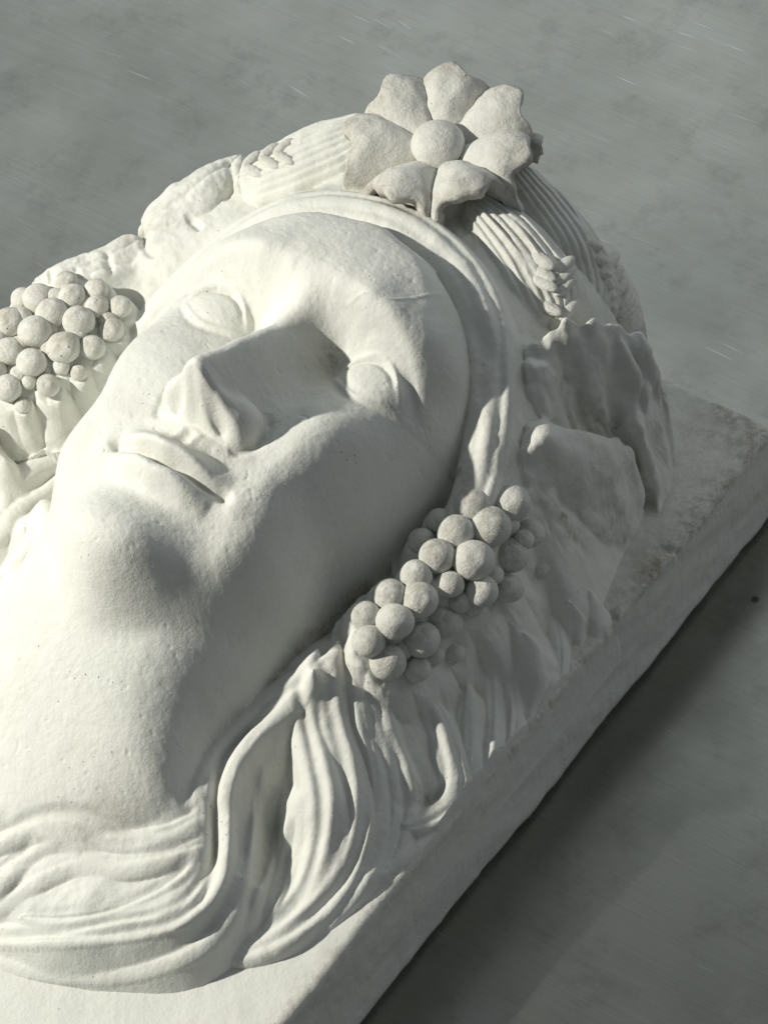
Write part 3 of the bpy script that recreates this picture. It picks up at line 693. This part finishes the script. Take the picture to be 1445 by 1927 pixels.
def mesh_np(name, V, Fq, mat, parent, dirt=None, smooth=True, normals=None, loc=None):
    me = bpy.data.meshes.new(name)
    V = np.asarray(V, float)
    off = np.array([0, 0, ZT]) if parent is not None and loc is None else (np.array(loc, float) if loc is not None else np.zeros(3))
    V = (V - off) * MM
    Fq = np.asarray(Fq); k = Fq.shape[1]
    me.vertices.add(len(V)); me.vertices.foreach_set('co', V.astype(np.float32).ravel())
    me.loops.add(Fq.size); me.loops.foreach_set('vertex_index', Fq.astype(np.int32).ravel())
    me.polygons.add(len(Fq)); me.polygons.foreach_set('loop_start', np.arange(0, Fq.size, k, dtype=np.int32))
    me.polygons.foreach_set('use_smooth', np.full(len(Fq), smooth))
    me.update(calc_edges=True)
    if dirt is not None:
        a = me.attributes.new('dirt', 'FLOAT', 'POINT'); a.data.foreach_set('value', np.asarray(dirt, np.float32))
    if normals is not None: me.normals_split_custom_set_from_vertices(normals.tolist())
    me.materials.append(mat)
    o = bpy.data.objects.new(name, me); col.objects.link(o)
    if parent is not None: o.parent = parent
    if loc is not None and parent is not None: o.location = tuple((np.array(loc) - np.array([0, 0, ZT])) * MM) if parent is root else tuple(np.array(loc) * MM)
    return o

def main_island(li):
    m = LAB == li
    cells = list(zip(*np.nonzero(m)))
    seen = set(); best = []
    todo = set(cells)
    while todo:
        c0 = todo.pop(); comp = [c0]; st = [c0]
        while st:
            j_, i_ = st.pop()
            for q in ((j_ + 1, i_), (j_ - 1, i_), (j_, i_ + 1), (j_, i_ - 1)):
                if q in todo: todo.remove(q); comp.append(q); st.append(q)
        if len(comp) > len(best):
            for q in best: LAB[q] = 1
            best = comp
        else:
            for q in comp: LAB[q] = 1
def blur(a, n):
    a = a.copy()
    for _ in range(n):
        a[1:-1, 1:-1] = (a[1:-1, 1:-1] + a[:-2, 1:-1] + a[2:, 1:-1] + a[1:-1, :-2] + a[1:-1, 2:]) / 5
    return a
LEAF = blur(np.isin(LAB, [i for i, l in enumerate(labels) if l == 'leaf']).astype(float), 4) * (X > 0)
Z = Z * (1 - LEAF) + blur(Z, 9) * LEAF
LAB[Z <= ZS - 5.5] = 1
for li, l in enumerate(labels):
    if l in ('hair_lock', 'leaf'): main_island(li)
# wear and ruffles: the whole grid is pushed along its normals by 3-D noise, strongly on the leaves
def blur(a, n):
    a = a.copy()
    for _ in range(n):
        a[1:-1, 1:-1] = (a[1:-1, 1:-1] + a[:-2, 1:-1] + a[2:, 1:-1] + a[1:-1, :-2] + a[1:-1, 2:]) / 5
    return a
def noise3(p, scale, seed):
    rs = np.random.RandomState(seed); T = rs.rand(64, 64, 64) * 2 - 1
    q = p / scale + 500; i = np.floor(q).astype(int); f = q - i; f = f * f * (3 - 2 * f); out = 0
    for a in (0, 1):
        for b in (0, 1):
            for c in (0, 1):
                w = (f[..., 0] if a else 1 - f[..., 0]) * (f[..., 1] if b else 1 - f[..., 1]) * (f[..., 2] if c else 1 - f[..., 2])
                out = out + w * T[(i[..., 0] + a) & 63, (i[..., 1] + b) & 63, (i[..., 2] + c) & 63]
    return out
def grid_normals(G):
    a = np.gradient(G, axis=1); b = np.gradient(G, axis=0); n = np.cross(a, b)
    return n / (np.linalg.norm(n, axis=2)[..., None] + 1e-12)
Z = np.where(X > 112, np.minimum(Z, ZS + 7 - 5.0 * ((X - 112) / 1.25) ** 2), Z)
FL = np.where(ax < 106, ZS - 6, ZS - 22)
keep = Z > FL + .5
Z = np.maximum(Z, FL)
G3 = np.stack([X, Y, Z], 2)
N3 = grid_normals(G3)
amp_of = {'face': .05, 'hair': .35, 'hair_roll': .28, 'hair_lock': .16, 'leaf': .75, 'wheat_bundle': .55, 'grape_bed': .6, 'flower_base': .7}
AMP = np.array([amp_of[l] for l in labels])[LAB]
AMP = blur(AMP + RUF * (AMP > .7), 8) * (Z > FL + .5)
n1 = noise3(G3, 12.0, 1); n2 = noise3(G3, 6.0, 2); n3 = noise3(G3, 1.9, 3)
DSP = AMP * ((1 - 2 * np.abs(n1)) * .7 + n2 * .6 + n3 * .12 - .3)
G3 = G3 + N3 * DSP[..., None]
NRM = grid_normals(blur(G3.transpose(0, 1, 2), 1) if False else G3)
# dirt: crevices (a curvature the mould left unpainted) and traced stains
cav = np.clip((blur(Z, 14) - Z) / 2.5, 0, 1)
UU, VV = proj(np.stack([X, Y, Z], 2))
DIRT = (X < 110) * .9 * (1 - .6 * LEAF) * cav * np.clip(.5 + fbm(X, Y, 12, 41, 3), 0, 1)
def stain(x, y, r, a):
    global DIRT
    e = np.sqrt((X - x) ** 2 + (Y - y) ** 2) / r
    DIRT = np.maximum(DIRT, a * np.exp(-e ** 2) * np.clip(.7 + .7 * fbm(X, Y, r * .7, 51, 3), 0, 1.2))
for u, v, z, r, a in [(625, 682, 4, 3.2, 1.3), (1000, 470, 2, 10, .55), (1130, 500, -14, 14, .6), (1030, 560, -4, 10, .5), (800, 400, 5, 8, .7), (860, 400, 5, 8, .7), (960, 340, 4, 9, .5),
                      (800, 1470, -70, 5, .7), (1075, 1050, -72, 6, .8), (1090, 770, -36, 9, .5), (200, 1555, -60, 14, .55), (120, 1560, -60, 9, .4), (270, 480, -30, 8, .8), (300, 460, -28, 8, .5),
                      (575, 783, 12, 3, .35), (860, 900, -25, 5, .8), (110, 640, -30, 10, .4), (1160, 980, -80, 8, .5)]:
    x, y, _ = P(u, v, z); stain(x, y, r, a)

names_done = {}
ny, nx = Z.shape
idx = np.arange(ny * nx).reshape(ny, nx)
q0 = idx[:-1, :-1].ravel(); q1 = idx[:-1, 1:].ravel(); q2 = idx[1:, 1:].ravel(); q3 = idx[1:, :-1].ravel()
QL = LAB.ravel()[q0]
kk = keep.ravel(); QK = kk[q0] | kk[q1] | kk[q2] | kk[q3]
allV = G3.reshape(-1, 3); allN = NRM.reshape(-1, 3); allD = DIRT.ravel()
for li, nm in enumerate(labels):
    s = QK & (QL == li)
    if s.sum() < 40: continue
    Q = np.stack([q0[s], q1[s], q2[s], q3[s]], 1)
    u, inv = np.unique(Q, return_inverse=True)
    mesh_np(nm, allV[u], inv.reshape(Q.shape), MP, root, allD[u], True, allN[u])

# slab: rings round a rectangle with worn edges
def slab():
    N = 1800
    Wd, Hd = HW * 2, YT - YB
    per = np.linspace(0, 2 * (Wd + Hd), N, endpoint=False)
    prof = [(2.2, ZT + .2), (1.6, ZT + 1.4), (.2, ZT + 2.0)] + [(0, z) for z in np.linspace(ZT + 4, ZS - 4, 14)] + \
           [(3.2 - 3.2 * math.cos(a), ZS - 3.2 + 3.2 * math.sin(a)) for a in np.linspace(.15, math.pi / 2, 6)] + [(i, ZS) for i in (4.5, 6, 8, 10.5, 13.5, 17, 21, 26, 32, 40, 50, 62, 76, 92, 108, 114.9)]
    V = []; D = []
    for ins, z in prof:
        w, h = Wd / 2 - ins, Hd / 2 - ins; cx, cy = 0, (YT + YB) / 2
        t = per / per[-1] * (2 * (2 * w + 2 * h)) * (N - 1) / N
        x = np.where(t < 2 * w, -w + t, np.where(t < 2 * w + 2 * h, w, np.where(t < 4 * w + 2 * h, w - (t - 2 * w - 2 * h), -w)))
        y = np.where(t < 2 * w, -h, np.where(t < 2 * w + 2 * h, -h + (t - 2 * w), np.where(t < 4 * w + 2 * h, h, h - (t - 4 * w - 2 * h)))) + cy
        # rounded plan corners
        rc = 7.0; ddx = np.clip(np.abs(x) - (w - rc), 0, None); ddy = np.clip(np.abs(y - cy) - (h - rc), 0, None)
        L = np.sqrt(ddx ** 2 + ddy ** 2) + 1e-9; k = np.where((ddx > 0) & (ddy > 0), np.maximum(ddx, ddy) / L, 1)
        x = np.sign(x) * (np.minimum(np.abs(x), w - rc) + ddx * k); y = cy + np.sign(y - cy) * (np.minimum(np.abs(y - cy), h - rc) + ddy * k)
        edgek = math.exp(-((z - ZS) / 5) ** 2) * math.exp(-(ins / 6) ** 2)
        nn = fbm(x + 7 * z, y, 9, 61, 4); n2 = fbm(x, y + z * 3, 60, 71, 3)
        chip = np.clip(fbm(x, y, 7, 81, 4) - .35, 0, 1) * np.clip((y + 120) / 100, .12, 1)
        sx = np.sign(x) * (np.abs(x) > w - 8); sy = np.sign(y - cy) * (np.abs(y - cy) > h - 8)
        off = (.35 * nn + .9 * n2) * (ins < 5) - edgek * (1.6 * chip + .4 * nn)
        zz = np.full(N, z) + (.35 * fbm(x, y, 26, 91, 4)) * (z > ZS - 5) - edgek * 2.6 * chip
        V.append(np.stack([x + sx * off, y + sy * off, zz], 1))
        st = np.zeros(N)
        for px, py, r, a in ((100, 108, 26, .9), (112, 70, 20, .85), (113, 40, 15, .8), (92, 60, 20, .45), (98, 38, 9, .8), (102, 22, 10, .9), (60, 112, 18, .4)):
            st = np.maximum(st, a * np.exp(-((x - px) ** 2 + (y - py) ** 2) / r ** 2))
        st = .62 * st * (1 if z > ZS - 3 else 0) + edgek * .5 * (np.abs(x) > 90)
        D.append(st)
    V = np.concatenate(V); D = np.concatenate(D); m = len(prof)
    a = np.arange(N); b = (a + 1) % N
    Fq = np.concatenate([np.stack([i * N + a, i * N + b, (i + 1) * N + b, (i + 1) * N + a], 1) for i in range(m - 1)])
    mesh_np('slab', V, Fq, MP, root, D)
slab()

# ------------------------------------------------------------------ grapes
def lumpy_ball(r, seed, squash=.92, n=18):
    rs = np.random.RandomState(seed)
    V = [(0, 0, 1)]; m = n * 2
    for i in range(1, n):
        th = math.pi * i / n
        for j in range(m):
            ph = 2 * math.pi * j / m; V.append((math.sin(th) * math.cos(ph), math.sin(th) * math.sin(ph), math.cos(th)))
    V.append((0, 0, -1)); V = np.array(V)
    Fq = []
    for j in range(m): Fq.append((0, 1 + j, 1 + (j + 1) % m, 0))
    for i in range(n - 2):
        for j in range(m):
            a = 1 + i * m + j; b = 1 + i * m + (j + 1) % m; Fq.append((a, a + m, b + m, b))
    e = len(V) - 1
    for j in range(m): Fq.append((e, 1 + (n - 2) * m + (j + 1) % m, 1 + (n - 2) * m + j, e))
    k = np.ones(len(V))
    for _ in range(12):
        d = rs.randn(3); d /= np.linalg.norm(d); s = rs.uniform(-.09, .06); k += s * np.exp(-(1 - V @ d) / rs.uniform(.03, .22))
    d = np.array([rs.uniform(-.3, .55), rs.uniform(-.6, .1), 1]); d /= np.linalg.norm(d); c_ = 1 - V @ d
    k -= rs.uniform(.0, .10) * np.exp(-c_ / .03); k += rs.uniform(0, .05) * np.exp(-((c_ - .09) / .03) ** 2)
    return V * k[:, None] * r * np.array([1, 1, squash]), Fq

def ball_mesh(name, c, r, seed, mat, parent, dirt=.4, squash=.95, stretch=None):
    V, Fq = lumpy_ball(r, seed, squash)
    if stretch is not None: V = V @ stretch
    tris = []; 
    for q in Fq:
        if q[0] == q[3]: tris.append(q[:3])
        else: tris.append(q[:3]); tris.append((q[0], q[2], q[3]))
    up = V[:, 2] / r
    D = dirt * np.clip(up * .8 + .1, 0, 1)
    return mesh_np(name, V + np.array(c), tris, mat, parent, D)

for name_, cs, seed in (('near', NEAR_G, 100), ('far', FAR_G, 200)):
    g = bpy.data.objects.new('grape_bunch', None); col.objects.link(g); g.parent = root
    for i, (x, y, z, rr) in enumerate(cs):
        o = ball_mesh('grape', (x, y, z), rr, seed + i, MG, None, .4 + .6 * random.random(), .9)
        o.parent = g
        o.data.transform(Matrix.Translation((0, 0, -ZT * MM)))

# ------------------------------------------------------------------ flower
flower = bpy.data.objects.new('flower', None); col.objects.link(flower); flower.parent = root
def petal(ang, L, w1, crest, droop, seed, w0=5.5):
    """an arched petal: a gutter turned over, thick walled, notched at its outer end"""
    nr, na = 26, 30; rs = np.random.RandomState(seed)
    ca, sa = math.cos(ang), math.sin(ang)
    shells = []
    for inner in (0, 1):
        G = np.zeros((nr, na, 3))
        for i in range(nr):
            t = i / (nr - 1)
            w = w0 + (w1 - w0) * t ** .72; w *= 1 - .06 * max(0, t - .8) / .2
            h = 7 + 4.5 * math.sin(min(t * 1.1, 1) * math.pi / 2)
            zc = -6.5 + .8 * crest * math.sin(min(t * 1.25, 1) * math.pi / 2) - droop * max(0, t - .55) ** 2 * 5
            if inner: w -= 3.6; h -= 3.8; zc -= .2
            for j in range(na):
                a = (j / (na - 1) - .5) * math.pi * 1.0
                s = math.sin(a); c = math.cos(a)
                # scalloped end: the rim reaches out in three lobes
                lobe = 1 + (.075 * math.cos(a * 4.4 + .5 * math.sin(seed * 2.1)) + .035 * math.sin(a * 9 + seed) - .07 * s * s) * t ** 3
                r = 6 + (L - 6) * t * lobe
                if inner: r = 6 + (L - 6) * min(t, .999) * lobe - .2
                x = r; y = w * s * (1 + .04 * math.sin(3 * a + seed))
                z = zc + h * (abs(c) ** .75) - (1 - abs(c) ** .75) * 9
                z += .6 * math.cos(a * 5) * t * t - .9 * math.exp(-(a / .22) ** 2) * t * (1 - .4 * t)
                G[i, j] = (x, y, z)
        shells.append(G)
    O, I = shells
    # inner shell starts further out so that the hollow ends in a wall
    V = np.concatenate([O.reshape(-1, 3), I.reshape(-1, 3)])
    nz = .6 * fbm(V[:, 0] + seed * 31, V[:, 1] + V[:, 2] * .7, 6, 300 + seed, 3); V[:, 2] += nz
    V[:, 1] += .25 * fbm(V[:, 0], V[:, 2] + seed * 17, 5, 320, 2)
    id_ = lambda s_, i, j: s_ * nr * na + i * na + j
    Fq = []
    for i in range(nr - 1):
        for j in range(na - 1):
            Fq.append((id_(0, i, j), id_(0, i + 1, j), id_(0, i + 1, j + 1), id_(0, i, j + 1)))
            if i >= 12: Fq.append((id_(1, i, j), id_(1, i, j + 1), id_(1, i + 1, j + 1), id_(1, i + 1, j)))
    for j in range(na - 1):
        Fq.append((id_(0, nr - 1, j), id_(1, nr - 1, j), id_(1, nr - 1, j + 1), id_(0, nr - 1, j + 1)))
        Fq.append((id_(1, 12, j), id_(1, 12, na - 1 - j) if False else id_(1, 12, j + 1), id_(1, 12, na - 1), id_(1, 12, 0)))
    for i in range(nr - 1):
        for j in (0, na - 1): Fq.append((id_(0, i, j), id_(1, i, j), id_(1, i + 1, j), id_(0, i + 1, j)))
    Rm = np.array([[ca, sa, 0], [-sa, ca, 0], [0, 0, 1]])
    W_ = V @ Rm + FC
    D = np.concatenate([np.full(nr * na, .25), np.full(nr * na, .7)])
    D[:nr * na] = .08 + .6 * (np.arange(nr * na) // na / (nr - 1)) ** 3
    o = mesh_np('petal', W_, Fq, MG, root, D); o.parent = flower
def ang_of(u, v):                # direction in the flower's plane of a pixel
    q = np.array(P(u, v, FC[2])) - FC; return math.atan2(q[1], q[0]), np.hypot(q[0], q[1])
for k, (u, v, L, w1, crest, dr) in enumerate([(738, 185, 30, 16.5, 8, -.3), (852, 180, 30, 16.5, 8, -.3), (958, 215, 32, 16.5, 7, .5), (1000, 305, 33, 16, 6, 2.5), (890, 390, 30, 16.5, 6, 2), (745, 380, 30, 16.5, 6, 2), (655, 265, 32, 16.5, 6, 1.5)]):
    a, _ = ang_of(u, v); petal(a, L, w1, crest, dr, k + 1)
o = ball_mesh('flower_centre', tuple(FC + np.array([0, 0, 3.0])), 9.6, 55, MG, None, .35, .78); o.parent = flower
o.data.transform(Matrix.Translation((0, 0, -ZT * MM)))

# ------------------------------------------------------------------ wheat ears
def ear(spine, n, size, up):
    s = spline([hit(u, v, up) for u, v in spine], 12)
    e = bpy.data.objects.new('wheat_ear', None); col.objects.link(e); e.parent = root
    for i in range(n):
        p = s[int((i + .5) / n * (len(s) - 1))]; q = s[min(int((i + .5) / n * (len(s) - 1)) + 2, len(s) - 1)]
        t = q - p; a = math.atan2(t[1], t[0])
        for sg in (-1, 1):
            b = a + sg * .75
            c, s2 = math.cos(b), math.sin(b)
            st = np.array([[c * 1.9, s2 * 1.9, 0], [-s2 * .8, c * .8, 0], [0, 0, .6]])
            cx = p[0] + math.cos(a + sg * 1.15) * size * 1.25; cy = p[1] + math.sin(a + sg * 1.15) * size * 1.25
            zz = min(surf_at(cx, cy), p[2] + 2) + .3
            o = ball_mesh('kernel', (cx, cy, zz), size, 400 + i * 2 + sg, MG, None, .6, 1, st); o.parent = e
            o.data.transform(Matrix.Translation((0, 0, -ZT * MM)))
ear([(1060, 600), (1045, 545), (1040, 490)], 5, 3.0, .5)
ear([(1160, 590), (1150, 530), (1125, 455)], 6, 3.0, .5)
ear([(452, 322), (500, 300), (540, 285)], 3, 2.6, .3)

# ------------------------------------------------------------------ table
tv = []; tf = []
n = 40; g = np.linspace(-1500, 1500, n)
V = np.array([(x, y, ZT - .3) for y in g for x in g])
Fq = [(j * n + i, j * n + i + 1, (j + 1) * n + i + 1, (j + 1) * n + i) for j in range(n - 1) for i in range(n - 1)]
tab = mesh_np('table_surface', V, Fq, MM_, None)
tab['kind'] = 'structure'
